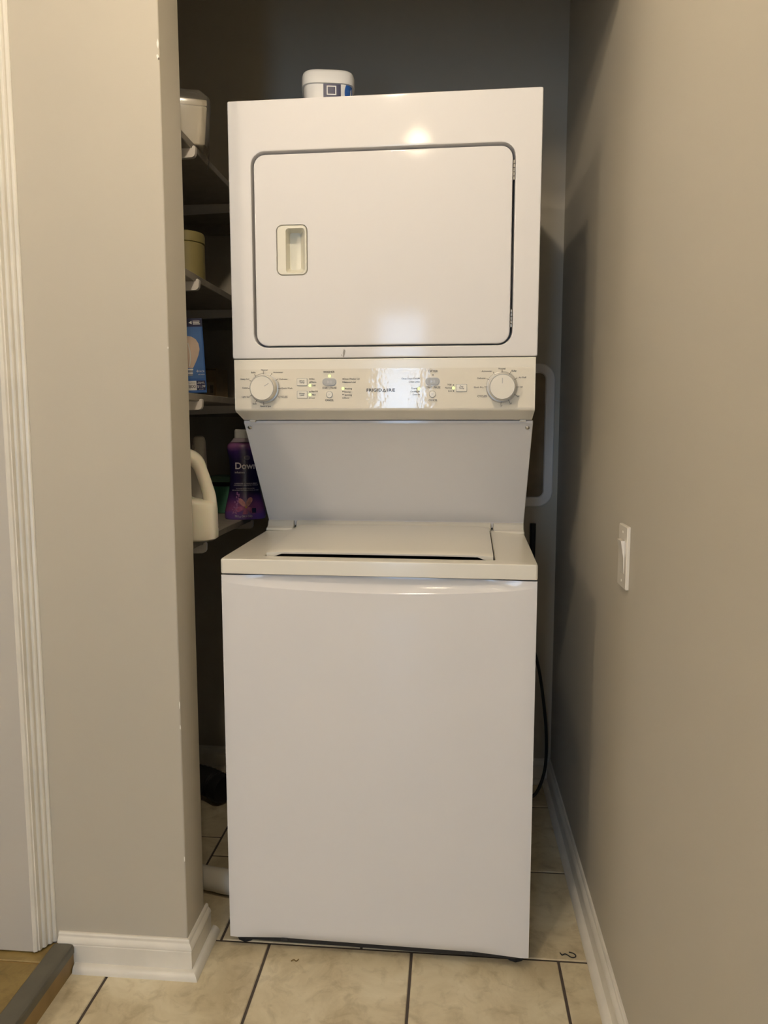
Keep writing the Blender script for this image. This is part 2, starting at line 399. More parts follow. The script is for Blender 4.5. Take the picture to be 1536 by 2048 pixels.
mb.loft([L3(rrect(*dd, 0.026), DY+0.0585), L3(rrect(*dd, 0.026), DY+0.004), L3(rrect(dd[0]+0.001, dd[1]-0.001, dd[2]+0.001, dd[3]-0.001, 0.025), DY+0.001),
         L3(rrect(dd[0]+0.004, dd[1]-0.004, dd[2]+0.004, dd[3]-0.004, 0.022), DY-0.0005),
         L3(rrect(hh[0]-0.0012, hh[1]+0.0012, hh[2]-0.0012, hh[3]+0.0012, 0.0135), DY-0.0005),
         L3(rrect(hh[0]-0.0002, hh[1]+0.0002, hh[2]-0.0002, hh[3]+0.0002, 0.0125), DY+0.0015),
         L3(rrect(hh[0]-0.0002, hh[1]+0.0002, hh[2]-0.0002, hh[3]+0.0002, 0.0125), DY+0.0500)], False, True)
door = mb.build('dryer_door', M_enamel, LC, 30)
ho = (0.1290, 0.1685, 1.5535, 1.6475)
mb = MB()
mb.loft([L3(rrect(hh[0]+0.0006, hh[1]-0.0006, hh[2]+0.0006, hh[3]-0.0006, 0.0115), DY+0.048), L3(rrect(hh[0]+0.0006, hh[1]-0.0006, hh[2]+0.0006, hh[3]-0.0006, 0.0115), DY+0.0012),
         L3(rrect(hh[0]+0.002, hh[1]-0.002, hh[2]+0.002, hh[3]-0.002, 0.0105), DY-0.0008),
         L3(rrect(ho[0]-0.001, ho[1]+0.0035, ho[2]-0.002, ho[3]+0.001, 0.007), DY-0.0008),
         L3(rrect(ho[0], ho[1]+0.001, ho[2], ho[3], 0.006), DY+0.001),
         L3(rrect(ho[0]+0.0005, ho[1]-0.005, ho[2]+0.004, ho[3]-0.0005, 0.006), DY+0.016),
         L3(rrect(ho[0]+0.0005, ho[1]-0.014, ho[2]+0.012, ho[3]-0.001, 0.006), DY+0.034)], True, True)
mb.build('door_handle', M_handle, door, 40)
for z0, z1 in ((1.735, 1.7765), (1.4265, 1.465)):
    hb = MB(); n = 5
    for k in range(n):
        a = z0+(z1-z0)*k/n; b = z0+(z1-z0)*(k+1)/n
        hb.lathe([(0.001, a), (0.0026, a+0.0006), (0.0026, b-0.0006), (0.001, b)], (0.6275, DY+0.0012, 0), 10)
    hb.build('hinge', M_steel, LC)
# scuff under the door
for px, w_, h_, zc_ in ((0.2572, 0.0022, 0.0095, 1.3745), (0.2595, 0.0012, 0.0065, 1.3768), (0.2520, 0.0007, 0.0025, 1.3705)):
    pts = [(px+w_*random.uniform(0.6, 1.15)*math.cos(2*PI*i/16)+0.1*h_*math.sin(2*PI*i/16), zc_+h_*random.uniform(0.9, 1.05)*math.sin(2*PI*i/16)) for i in range(16)]
    MB().loft([[(x, DY-0.00005, z) for x, z in pts], [(x, DY-0.00025, z) for x, z in pts]], False, True).build('scuff_mark', M_grime, LC, 0)

# console
CZ1 = 1.3632
prof = [(BACK, CZ1), (DY+0.005, CZ1), (DY+0.0018, CZ1-0.001), (DY+0.0005, CZ1-0.004), (DY+0.0002, 1.2535), (DY+0.0012, 1.2488), (DY+0.005, 1.2455),
        (DY+0.022, 1.2405), (DY+0.060, 1.2290), (DY+0.068, 1.2265), (BACK, 1.2265)]
def ins(i): return [(y, z if (z < CZ1-0.02 and z > 1.2456) else z) for y, z in prof]
x_off = 0.0028
con = MB().loft([[(x_off+0.0025, y+0.0015, z) for y, z in prof], [(x_off+0.0008, y+0.0004, z) for y, z in prof], [(x_off+0.0025, y, z) for y, z in prof],
                 [(W-x_off-0.0025, y, z) for y, z in prof], [(W-x_off-0.0008, y+0.0004, z) for y, z in prof], [(W-x_off-0.0025, y+0.0015, z) for y, z in prof]], True, True)
console = con.build('console', M_plastic, LC, 40)
CF = DY+0.0002
f_ = rrect(0.0065, W-0.0065, 1.2525, 1.3405, 0.002, 3)
MB().loft([L3(f_, CF+0.001), L3(f_, CF-0.0004)], False, True).build('overlay_film', M_film, console, 30)
CF -= 0.0004
def oval(cx, cz, rx, rz, n=24, p=2.0):
    return [(cx+rx*math.copysign(abs(math.cos(2*PI*i/n))**(2/p), math.cos(2*PI*i/n)), cz+rz*math.copysign(abs(math.sin(2*PI*i/n))**(2/p), math.sin(2*PI*i/n))) for i in range(n)]
def knob(cx, cz, ang, label):
    rg = MB()
    rg.loft([L3(oval(cx, cz, 0.0345, 0.0345, 48), CF), L3(oval(cx, cz, 0.0345, 0.0345, 48), CF-0.002), L3(oval(cx, cz, 0.0325, 0.0325, 48), CF-0.0035), L3(oval(cx, cz, 0.029, 0.029, 48), CF-0.0035)])
    k = MB()
    cap = [(0.0298, 0.001), (0.0300, 0.006), (0.0292, 0.020), (0.0286, 0.0242), (0.0277, 0.0258), (0.0262, 0.0264), (0.0255, 0.0258), (0.0248, 0.0258)]
    k.loft([L3(oval(cx, cz, r_, r_, 48), CF-d) for r_, d in cap], True, True)
    ko = k.build('knob', M_plastic, LC, 40)
    tag(ko, label)
    rg.build('dial_ring', M_ring, ko, 40)
    a = math.radians(ang); c, s = math.cos(a), math.sin(a)
    pm = MB(); w_ = 0.0007
    q = [(cx+c*r_-s*w, cz+s*r_+c*w) for r_, w in ((0.007, -w_), (0.0185, -w_), (0.0185, w_), (0.007, w_))]
    pm.loft([L3(q, CF-0.0257), L3(q, CF-0.0261)], False, True).build('pointer', M_grey, ko, 0)
    cr = [L3(oval(cx, cz, r_, r_, 48), CF-d) for r_, d in ((0.0278, 0.02585), (0.0270, 0.0267), (0.0262, 0.0267))]
    MB().loft(cr).build('bezel', M_ring, ko, 40)
KL = (0.0745, 1.2978); KR = (0.6095, 1.2978)
knob(*KL, 32, 'washer cycle dial'); knob(*KR, 90, 'dryer cycle dial')
tick = MB()
for (cx, cz), angs in ((KL, (126, 93, 62, 33, 0, -94, -124, -153, 180, 152)), (KR, (90, 60, 31, 0, -30, -62, -92, 179, 151, 121))):
    for a in angs:
        a = math.radians(a); c, s = math.cos(a), math.sin(a); w_ = 0.0004
        q = [(cx+c*r_-s*w, cz+s*r_+c*w) for r_, w in ((0.0315, -w_), (0.0385, -w_), (0.0385, w_), (0.0315, w_))]
        tk = MB(); tk.loft([L3(q, CF-0.0030), L3(q, CF-0.0037)], False, True); tk.build('tick_mark', M_ink, console, 0)
TXT = [("Bulky",0.0487,1.3336),("Normal",0.0743,1.3390),("Activewear",0.1064,1.3334),("Delicates",0.1183,1.3180),("Quick Wash",0.1262,1.2977),("CYCLES",0.1166,1.2781),("Rinse & Spin",0.0759,1.2573),("Soak",0.0501,1.2630),("Light Soil",0.0296,1.2786),("Colors",0.0288,1.2988),("Heavy Soil",0.0281,1.3188),("Normal",0.6093,1.3379),("Bulky",0.6355,1.3329),("Air Fluff",0.6539,1.3184),("90'",0.6525,1.2974),("60'",0.6458,1.2773),("30'",0.6296,1.2616),("15'",0.6089,1.2567),("CYCLES",0.5666,1.2779),("Quick Dry",0.5589,1.2977),("Delicates",0.5646,1.3173),("Activewear",0.5764,1.3326),("WASHER",0.2233,1.3335),("START | PAUSE",0.2242,1.2978),("CANCEL",0.2240,1.2702),("Hot",0.1860,1.3181),("Warm",0.1876,1.3110),("Cold",0.1875,1.3036),("Max Fill",0.1896,1.2901),("Med",0.1878,1.2827),("Low",0.1860,1.2756),("Close Washer Lid",0.2746,1.3176),("Balance Load",0.2711,1.3105),("Washing",0.2671,1.2961),("Rinsing",0.2651,1.2889),("Spinning",0.2670,1.2820),("Done",0.2635,1.2755),("Wash\nTemp",0.1616,1.3120),("Water\nLevel",0.1613,1.2837),("DRYER",0.4577,1.3334),("Close Dryer Door",0.4065,1.3174),("Clean Lint",0.4142,1.3104),("Drying",0.4164,1.2961),("Cooling",0.4156,1.2891),("Done",0.4182,1.2824),("High",0.4950,1.3041),("Normal",0.4924,1.2967),("Low",0.4958,1.2898),("Dry\nTemp",0.5212,1.2976),("START | PAUSE",0.4580,1.2977),("CANCEL",0.4582,1.2696)]
WID = {'WASHER': 0.0262, 'DRYER': 0.0210, 'START | PAUSE': 0.0325, 'CANCEL': 0.0195, 'CYCLES': 0.0205}
for body, x, z in TXT:
    big = body in WID
    sz = 0.0064 if big else 0.0050
    if '\n' in body: sz = 0.0050
    d = 0.0006 if '\n' not in body else 0.0034
    o = text_mesh(body, sz, 'lettering', M_ink, console, (x, CF-d, z), ext=0.0001)
    if big:
        xsz = max(v.co.x for v in o.data.vertices)-min(v.co.x for v in o.data.vertices)
        k = WID[body]/xsz
        for v in o.data.vertices: v.co.x *= k
# brand name, its A a plain triangle
word = []
o = text_mesh('FRIGID', 0.0098, 'lettering', M_ink, console, (0.3090, CF-0.0006, 1.2922), 'LEFT', ext=0.0001, spacing=1.08, bold=0.00012)
def fitw(o, w):
    x0 = min(v.co.x for v in o.data.vertices); x1 = max(v.co.x for v in o.data.vertices)
    for v in o.data.vertices: v.co.x = (v.co.x-x0)*w/(x1-x0)
fitw(o, 0.0342)
o = text_mesh('IRE', 0.0098, 'lettering', M_ink, console, (0.3548, CF-0.0006, 1.2922), 'LEFT', ext=0.0001, spacing=1.08, bold=0.00012); fitw(o, 0.0184)
zb = 1.2922-0.0034; zt = 1.2922+0.0034
tri = MB(); A = [(0.3442, zb), (0.3532, zb), (0.3487, zt)]; Bq = [(0.3460, zb+0.0010), (0.3514, zb+0.0010), (0.3487, zt-0.0023)]
tri.loft([L3(A, CF-0.0006), L3(Bq, CF-0.0006)]).build('lettering', M_ink, console, 0)

# start buttons, cancel buttons, option keys
for cx in (0.2243, 0.4570):
    b = MB(); lo = lambda k, y: L3(rrect(cx-0.0150*k, cx+0.0150*k, 1.3110-0.0079*k, 1.3110+0.0079*k, 0.0074*k, 5), y)
    b.loft([lo(1, CF), lo(1, CF-0.002), lo(0.96, CF-0.0032), lo(0.86, CF-0.0036)], False, True)
    bo = b.build('start_button', M_grey, LC, 40)
    rg = MB(); rg.loft([lo(1.08, CF), lo(1.08, CF-0.0011), lo(1.0, CF-0.0011)]); rg.build('button_rim', M_ring, bo)
    tr_ = [(cx-0.0045, 1.3075), (cx+0.001, 1.3110), (cx-0.0045, 1.3145)]
    MB().loft([L3(tr_, CF-0.0036), L3(tr_, CF-0.0039)], False, True).build('play_symbol', M_ring, bo, 0)
    for dx in (0.002, 0.0042):
        MB().box(cx+dx, cx+dx+0.0011, CF-0.0039, CF-0.0034, 1.3078, 1.3142).build('pause_symbol', M_ring, bo, 0)
for cx in (0.2241, 0.4570):
    b = MB(); b.loft([L3(oval(cx, 1.2830, r_, r_, 24), CF-d) for r_, d in ((0.0070, 0), (0.0070, 0.0016), (0.0064, 0.0026), (0.0050, 0.0028))], False, True)
    bo = b.build('cancel_button', M_plastic, LC, 40)
    rg = MB(); rg.loft([L3(oval(cx, 1.2830, r_, r_, 24), CF-d) for r_, d in ((0.0080, 0), (0.0080, 0.0008), (0.0071, 0.0008))]); rg.build('button_rim', M_grey, bo)
    for s in (1, -1):
        q = [(cx-0.0024, 1.2830-0.0024*s-0.0003), (cx-0.0024, 1.2830-0.0024*s+0.0003), (cx+0.0024, 1.2830+0.0024*s+0.0003), (cx+0.0024, 1.2830+0.0024*s-0.0003)]
        MB().loft([L3(q, CF-0.0028), L3(q, CF-0.0031)], False, True).build('cross_symbol', M_ring, bo, 0)
for cx, cz in ((0.1615, 1.3112), (0.1613, 1.2829), (0.5214, 1.2964)):
    b = MB(); lo = lambda k, y: L3(rrect(cx-0.0113+k, cx+0.0113-k, cz-0.0077+k, cz+0.0077-k, 0.0012, 3), y)
    b.loft([lo(0, CF), lo(0, CF-0.0022), lo(0.0008, CF-0.003)], False, True)
    bo = b.build('option_key', M_plastic, LC, 40)
    rg = MB(); rg.loft([lo(-0.0008, CF), lo(-0.0008, CF-0.0011), lo(0.0, CF-0.0011)]); rg.build('key_outline', M_grey, bo)
on = [(0.2244, 1.3246), (0.1794, 1.3036), (0.1792, 1.2829), (0.2551, 1.2965), (0.4268, 1.2951), (0.5035, 1.2964)]
off = [(0.4578, 1.3252), (0.1796, 1.3182), (0.1795, 1.3109), (0.1793, 1.2896), (0.1791, 1.2756), (0.2552, 1.3177), (0.2552, 1.3110), (0.2550, 1.2898), (0.2550, 1.2831), (0.2549, 1.2753),
       (0.4267, 1.3177), (0.4267, 1.3100), (0.4268, 1.2890), (0.4268, 1.2824), (0.5034, 1.3029), (0.5036, 1.2898)]
for x, z in on:
    MB().loft([L3(oval(x, z, r_, r_, 14), CF-d) for r_, d in ((0.0030, 0), (0.0026, 0.0007), (0.0014, 0.0012))], False, True).build('indicator_light', M_led, console)
for x, z in off:
    MB().loft([L3(oval(x, z, 0.0013, 0.0013, 8), CF-d) for d in (0, 0.0004)], False, True).build('indicator_light', M_ink, console, 0)

# sloped back panel between console and washer
prof = [(0.196, 1.2250), (0.196, 1.2185), (0.201, 1.2150), (0.4085, 0.9600), (0.4085, 0.945), (BACK, 0.945), (BACK, 1.2250)]
bp = MB().loft([[(x, y+e, z) for y, z in prof] for x, e in ((0.0, 0.003), (0.0015, 0.0), (W-0.0015, 0.0), (W, 0.003))], True, True).build('back_panel', M_enamel, LC, 30)
for x in (0.0125, 0.674):
    c = Vector((x, 0.2045, 1.2085)); nrm = Vector((0, -0.775, -0.632)).normalized()
    u = Vector((1, 0, 0)); v = nrm.cross(u)
    loops = [[c+nrm*d+(u*math.cos(2*PI*i/16)+v*math.sin(2*PI*i/16))*r_ for i in range(16)] for r_, d in ((0.0050, 0), (0.0050, 0.001), (0.0032, 0.0032), (0.0015, 0.0036))]
    MB().loft(loops, False, True).build('screw', M_steel, LC)
for x0, x1 in ((0.018, 0.032), (0.655, 0.669)):
    MB().rbox(x0, x1, DY+0.0655, DY+0.075, 1.2215, 1.2275, 0.001, 1).build('clip_tab', M_plastic, LC)

# washer cabinet: front with an arched swell under the top
NX, ZS = 40, []
ztop = 0.8872
zl = [0.0298, 0.032, 0.036, 0.042, 0.050, 0.060, 0.2, 0.4, 0.6, 0.8]
def arch(t): return 0.873 - 0.0205*(1-(2*t-1)**2)**0.75
grid = []
for i in range(NX+1):
    t = i/NX; x = W*t; zc = arch(t); colm = []
    for z in zl:
        y = 0.0 if z >= 0.055 else 0.010*((0.055-z)/0.025)**2*min(1, 6*min(t, 1-t))
        colm.append((z, y))
    fade = min(1.0, 7*min(t, 1-t))
    for s, q in ((0, 0.0), (0.0015, 0.0006), (0.0035, 0.0026)):
        colm.append((zc+s, q*fade))
    d = (ztop-0.0035-zc)
    for k in (0.35, 0.7, 1.0): colm.append((zc+0.0035+(ztop-0.0035-zc)*k, (0.0026+d*0.42*(1-(1-k)**1.6))*fade))
    e = min(x, W-x)
    yed = 0.003*max(0, 1-e/0.004)**2
    grid.append([(x, y+yed, z) for z, y in colm])
mb = MB(); n = len(grid[0]); o0 = len(mb.v)
for g in grid: mb.v += g
for i in range(NX):
    for j in range(n-1): mb.f.append((i*n+j, (i+1)*n+j, (i+1)*n+j+1, i*n+j+1))
bl = len(mb.v)
mb.v += [(0, BACK, zl[0]), (0, BACK, ztop), (W, BACK, zl[0]), (W, BACK, ztop)]
mb.f.append(tuple([bl, bl+1] + [j for j in reversed(range(n))]))
mb.f.append(tuple([NX*n+j for j in range(n)] + [bl+3, bl+2]))
mb.f.append(tuple([i*n+n-1 for i in range(NX+1)] + [bl+3, bl+1]))
mb.f.append((bl, bl+2, bl+3, bl+1))
mb.build('washer_cabinet', M_enamel, LC, 28)
MB().box(0.012, W-0.012, 0.024, BACK-0.02, 0.010, 0.034).build('base_shade', M_dark, LC, 0)  # near-black block: shade of the gap under the washer put into colour
for x in (0.018, 0.120, 0.545, 0.652): MB().rbox(x, x+0.016, 0.006, 0.02, 0.0245, 0.0305, 0.001, 1).build('notch_shade', M_dark, LC)  # dark tabs stand in for the shade of small notches in the edge
for x, y in ((0.027, 0.045), (0.659, 0.045), (0.03, 0.70), (0.656, 0.70)):
    MB().lathe([(0.012, 0.034), (0.012, 0.016), (0.021, 0.013), (0.022, 0.003), (0.019, 0.0)], (x, y, 0), 8).build('foot', M_black, LC)

# washer top deck
def dz(y): return 0.9240 + 0.0415*max(0, y)
mb = MB()
def dl(x0, x1, y0, y1, r_, f): return [(x, y, f(y)) for x, y in rrect(x0, x1, y0, y1, r_, 4)]
OP = (0.088, 0.5985, 0.034, 0.398)
mb.loft([dl(0, W, 0.0, BACK, 0.006, lambda y: 0.8908), dl(-0.0006, W+0.0006, -0.0008, BACK, 0.006, lambda y: 0.893), dl(-0.0006, W+0.0006, -0.0008, BACK, 0.006, lambda y: dz(min(y, 0.41))-0.004),
         dl(0.001, W-0.001, 0.0006, BACK, 0.006, lambda y: dz(min(y, 0.41))-0.001), dl(0.004, W-0.004, 0.0035, BACK-0.003, 0.006, lambda y: dz(min(y, 0.41))),
         dl(OP[0]-0.002, OP[1]+0.002, OP[2]-0.002, OP[3]+0.002, 0.008, lambda y: dz(y)), dl(OP[0], OP[1], OP[2], OP[3], 0.008, lambda y: dz(y)-0.002),
         dl(OP[0], OP[1], OP[2], OP[3], 0.008, lambda y: dz(y)-0.012)], False, False)
mb.build('top_deck', M_plastic, LC, 35)
MB().loft([dl(OP[0], OP[1], OP[2], OP[3], 0.008, lambda y: dz(y)-0.0125), dl(OP[0]+0.03, OP[1]-0.03, OP[2]+0.03, OP[3]-0.03, 0.02, lambda y: 0.895)], False, True).build('tub_well', M_dark, LC, 35)
# rear upstand in three pieces
def upstand(x0, x1, name):
    pf = [(0.380, dz(0.38)-0.006), (0.380, dz(0.38)+0.0005), (0.390, dz(0.39)+0.0015), (0.396, dz(0.396)+0.005), (0.399, 0.9525), (0.4025, 0.9565), (0.408, 0.9585), (0.43, 0.9590), (0.43, dz(0.38)-0.006)]
    return MB().loft([[(x, y+e, z-e) for y, z in pf] for x, e in ((x0, 0.0025), (x0+0.0025, 0), (x1-0.0025, 0), (x1, 0.0025))], True, True).build(name, M_plastic, LC, 40)
upstand(0.0, 0.0735, 'corner_block'); upstand(0.0785, 0.6005, 'hinge_cover'); upstand(0.6055, W, 'corner_block')
# lid, slightly crowned with a finger gap under its front edge
LX0, LX1, LY0, LY1 = 0.0925, 0.5945, 0.041, 0.386
NXl, NYl = 30, 12
top = []; bot = []
def lidz(x, y):
    t = (x-LX0)/(LX1-LX0); u = (y-LY0)/(LY1-LY0)
    e = min(t, 1-t)*12
    crown = 0.0028*(1-(2*t-1)**4)*(0.35+0.65*math.sin(PI*min(1, max(0, u))))
    return dz(y)+0.0105+crown-0.0022*max(0, 1-e)**2 - 0.0030*max(0, 1-u*26)**2
def lidb(x, y):
    t = (x-LX0)/(LX1-LX0); e = min(t, 1-t)
    k = min(1, max(0, (e-0.025)/0.055)); lift = 0.0092*k*k*(3-2*k)*max(0, 1-(y-LY0)/0.12)
    return min(dz(y)-0.003+lift, lidz(x, y)-0.004)
for j in range(NYl+1):
    v = (j/NYl)**1.5; y = LY0+(LY1-LY0)*v
    for i in range(NXl+1):
        s = i/NXl; s = 0.5-0.5*math.cos(PI*s); x = LX0+(LX1-LX0)*s
        top.append((x, y, lidz(x, y))); bot.append((x, y+(0.0012 if j == 0 else 0), lidb(x, y)))
mb = MB(); nn = NXl+1; N = len(top); mb.v = top+bot
for j in range(NYl):
    for i in range(NXl):
        a = j*nn+i; mb.f.append((a, a+1, a+nn+1, a+nn)); mb.f.append((N+a, N+a+nn, N+a+nn+1, N+a+1))
for i in range(NXl):
    mb.f.append((i, N+i, N+i+1, i+1)); a = NYl*nn+i; mb.f.append((a, a+1, N+a+1, N+a))
for j in range(NYl):
    a = j*nn; mb.f.append((a, a+nn, N+a+nn, N+a)); a = j*nn+NXl; mb.f.append((a, N+a, N+a+nn, a+nn))
mb.build('washer_lid', M_plastic, LC, 40)

# ------------------------------------------------------------------ shelves along the left side of the alcove
ZSH = [1.880, 1.5755, 1.2905, 0.9350]
XE = -0.617; BT = 0.0175
names = ['topmost dim wall shelf behind the stub wall', 'second wall shelf from the top, holding the olive canister',
         'third wall shelf from the top, holding the blue bulb box', 'lowest wall shelf, holding the white jug and purple bottle']
for k, z in enumerate(ZSH):
    t = empty('wall_shelf', (XL, 2.05, z)); tag(t, names[k], 'shelf', 'shelves in the alcove')
    def Lc(x, y, zz, z=z): return (x-XL, y-2.05, zz-z)
    MB().rbox(XL+0.001, XE, 1.66, YB-0.002, z-BT, z, 0.0015, 1).build('board', M_shelf, t, 30, Lc)
    if k < 3:
        MB().box(XL+0.001, XE-0.03, YB-0.018, YB-0.001, z-BT-0.032, z-BT-0.0005).build('cleat', M_shelf, t, 0, Lc)
    for yb in (1.825, 2.275):
        zb = z-BT-0.0008
        pf = [(XL+0.001, zb-0.030), (XE-0.03, zb-0.0215), (XE+0.001, zb-0.0205), (XE+0.006, zb-0.018), (XE+0.009, zb-0.013), (XE+0.010, zb+0.001), (XE+0.009, zb+0.0045), (XE+0.0065, zb+0.006),
              (XE+0.0035, zb+0.005), (XE+0.0022, zb+0.002), (XE+0.0015, zb), (XL+0.001, zb)]
        MB().prism(pf, 'y', yb-0.006, yb+0.006).build('bracket', M_bracket, t, 30, Lc)

def lathe_thing(mb_args): pass

# 1 wrapped white package on the top shelf
z = ZSH[0]+0.0005
t = empty('wrapped_package', (-0.660, 1.883, z), 0.35); tag(t, 'white paper package in clear plastic wrap on the topmost shelf', 'package')
M_paper = mat('white_paper', (0.62, 0.57, 0.46), 0.8, bump=0.4, bump_scale=60)
pk = MB(); pk.rbox(-0.055, 0.052, -0.045, 0.06, 0.0, 0.091, 0.006, 3)
pk.build('paper_block', M_paper, t, 40, lambda x, y, zz: (x+0.08*zz*(1 if x > 0 else 0)+0.002*noise.noise(Vector((x*60, y*60, zz*60))), y+0.004*math.sin(zz*70), zz))
pk = MB(); pk.rbox(-0.056, 0.060, -0.040, 0.062, 0.0915, 0.107, 0.004, 2); pk.build('paper_flap', M_paper, t, 40)
mp = bpy.data.materials.new('clear_wrap'); mp.use_nodes = True; nt = mp.node_tree; nt.nodes.remove(nt.nodes['Principled BSDF'])
tr = nt.nodes.new('ShaderNodeBsdfTransparent'); tr.inputs[0].default_value = (0.93, 0.92, 0.90, 1)
g1 = nt.nodes.new('ShaderNodeBsdfGlossy'); g1.inputs['Roughness'].default_value = 0.14
d1 = nt.nodes.new('ShaderNodeBsdfDiffuse'); d1.inputs[0].default_value = (0.6, 0.58, 0.55, 1)
m1 = nt.nodes.new('ShaderNodeMixShader'); m1.inputs[0].default_value = 0.45
m2 = nt.nodes.new('ShaderNodeMixShader'); m2.inputs[0].default_value = 0.27
nt.links.new(g1.outputs[0], m1.inputs[1]); nt.links.new(d1.outputs[0], m1.inputs[2])
nt.links.new(tr.outputs[0], m2.inputs[1]); nt.links.new(m1.outputs[0], m2.inputs[2])
nt.links.new(m2.outputs[0], nt.nodes['Material Output'].inputs[0])
lo = []
for zz, k in ((0.002, 1.0), (0.03, 1.04), (0.06, 1.07), (0.092, 1.13), (0.112, 1.14), (0.124, 0.95), (0.134, 0.6), (0.146, 0.2)):
    lp = []
    for i in range(36):
        a = 2*PI*i/36
        x = 0.060*math.copysign(abs(math.cos(a))**0.45, math.cos(a))*k; y = 0.056*math.copysign(abs(math.sin(a))**0.45, math.sin(a))*k+0.007
        nz = noise.noise(Vector((x*45, y*45, zz*45)))*0.011
        lp.append((x*(1+nz*8)-0.035*max(0, zz-0.115)/0.03*1.0, y*(1+nz*6), zz+nz*0.7*(zz > 0.1)))
    lo.append(lp)
MB().loft(lo, False, True).build('plastic_wrap', mp, t, 60)
sh = []
for j in range(7):
    u = j/6
    sh.append([(0.052+0.012*math.sin(PI*u*0.8)+0.003*noise.noise(Vector((i*0.7, u*4, 1))), -0.030+0.10*i/10, 0.03-0.060*u+0.012*noise.noise(Vector((i*0.5, u*3, 5)))+0.002) for i in range(11)])
MB().loft(sh, closed=False).build('wrap_tail', mp, t, 60)

# 2 olive canister on the second shelf
z = ZSH[1]+0.0005
t = empty('canister', (-0.714, 2.03, z)); tag(t, 'olive-yellow cylindrical canister standing on the second shelf from the top', 'canister')
MB().lathe([(0.049, 0), (0.0525, 0.003), (0.0525, 0.112), (0.050, 0.115)], n=40).build('body', M_can, t)
MB().lathe([(0.051, 0.1155), (0.0535, 0.117), (0.0535, 0.136), (0.051, 0.142), (0.044, 0.1445), (0.0, 0.145)], n=40, cap1=False).build('lid', M_can, t)

# 3 light bulb box
z = ZSH[2]+0.0008
t = empty('bulb_box', (-0.677, 1.880, z), 0.33); tag(t, 'blue light bulb carton with a bulb printed on its front', 'box')
BW, BH = 0.060, 0.185
MB().rbox(-BW, BW, 0, 0.06, 0, BH, 0.0008, 1).build('carton', M_blue, t)
def dec(name, q, m, y=-0.0003, par=None): return MB().loft([L3(q, 0.0002), L3(q, y)], False, True).build(name, m, par or t, 0)
M_bluel = mat('light_blue_print', (0.06, 0.17, 0.46), 0.4, noise_scale=9, noise_amt=0.3)
dec('top_band', [(-BW, BH-0.021), (BW, BH-0.021), (BW, BH), (-BW, BH)], M_navy)
dec('picture_panel', [(-BW, 0.036), (BW-0.004, 0.036), (BW-0.004, BH-0.0215), (-BW, BH-0.0215)], M_bluel)
M_bulbp = mat('bulb_print', (0.66, 0.52, 0.42), 0.4, noise_scale=22, noise_amt=0.12)
bo = []
for i in range(41):
    a = -0.62+ (2*PI-2*(PI/2-0.62)-0.0)*i/40
bulb = [(0.0135*0.62, 0.062), (0.017, 0.078), (0.024, 0.094), (0.0275, 0.108), (0.026, 0.122), (0.020, 0.133), (0.010, 0.1395), (0, 0.1412)]
bx = 0.0215
outl = [(bx+x, zz) for x, zz in bulb] + [(bx-x, zz) for x, zz in reversed(bulb[:-1])]
dec('bulb_print', outl, M_bulbp, -0.0006)
sw = [(bx+0.004*math.sin(i/9*PI), 0.066+0.058*i/9) for i in range(10)]
dec('bulb_print', [(x-0.0012, zz) for x, zz in sw]+[(x+0.0012, zz) for x, zz in reversed(sw)], M_tub, -0.0008)
M_screw = mat('screw_print', (0.28, 0.29, 0.33), 0.4)
for i in range(4): dec('screw_print', rrect(bx-0.0085+0.0006*i, bx+0.0085-0.0006*i, 0.0445+0.0045*(3-i)-0.0016, 0.0445+0.0045*(3-i)+0.0022, 0.0012, 2), M_screw if i % 2 else M_white, -0.0006)
dec('white_square', [(0.0135, 0.0065), (0.0355, 0.0065), (0.0355, 0.030), (0.0135, 0.030)], M_white, -0.0006)
dec('navy_square', [(0.0358, 0.0065), (BW-0.0025, 0.0065), (BW-0.0025, 0.030), (0.0358, 0.030)], M_navy, -0.0006)
text_mesh('800', 0.0115, 'lettering', M_ink, t, (0.0245, -0.0008, 0.0155)); text_mesh('Lumens', 0.0052, 'lettering', M_ink, t, (0.0245, -0.0008, 0.0250))
text_mesh('$1.09', 0.0090, 'lettering', M_white, t, (0.0467, -0.0008, 0.0155)); text_mesh('Estimated\nEnergy Cost', 0.0036, 'lettering', M_white, t, (0.0467, -0.0008, 0.0248)); text_mesh('per year', 0.0034, 'lettering', M_white, t, (0.0467, -0.0008, 0.0088))
text_mesh('4', 0.0095, 'lettering', M_white, t, (0.0395, -0.0008, 0.0535)); text_mesh('PACK', 0.0062, 'lettering', M_white, t, (0.0500, -0.0008, 0.0530)); text_mesh('soft white', 0.0040, 'lettering', M_white, t, (0.0490, -0.0008, 0.0455))
for i, w_ in enumerate((0.017, 0.016, 0.018)): dec('print_line', [(0.037, BH-0.0075-0.0035*i-0.0011), (0.037+w_, BH-0.0075-0.0035*i-0.0011), (0.037+w_, BH-0.0075-0.0035*i+0.0011), (0.037, BH-0.0075-0.0035*i+0.0011)], M_white, -0.0006)
dec('print_mark', [(0.0265, BH-0.0115), (0.0345, BH-0.0150), (0.0345, BH-0.0065)], M_white, -0.0006)
t.rotation_euler = (0, -0.045, 0.33); t.location.z += 0.0028
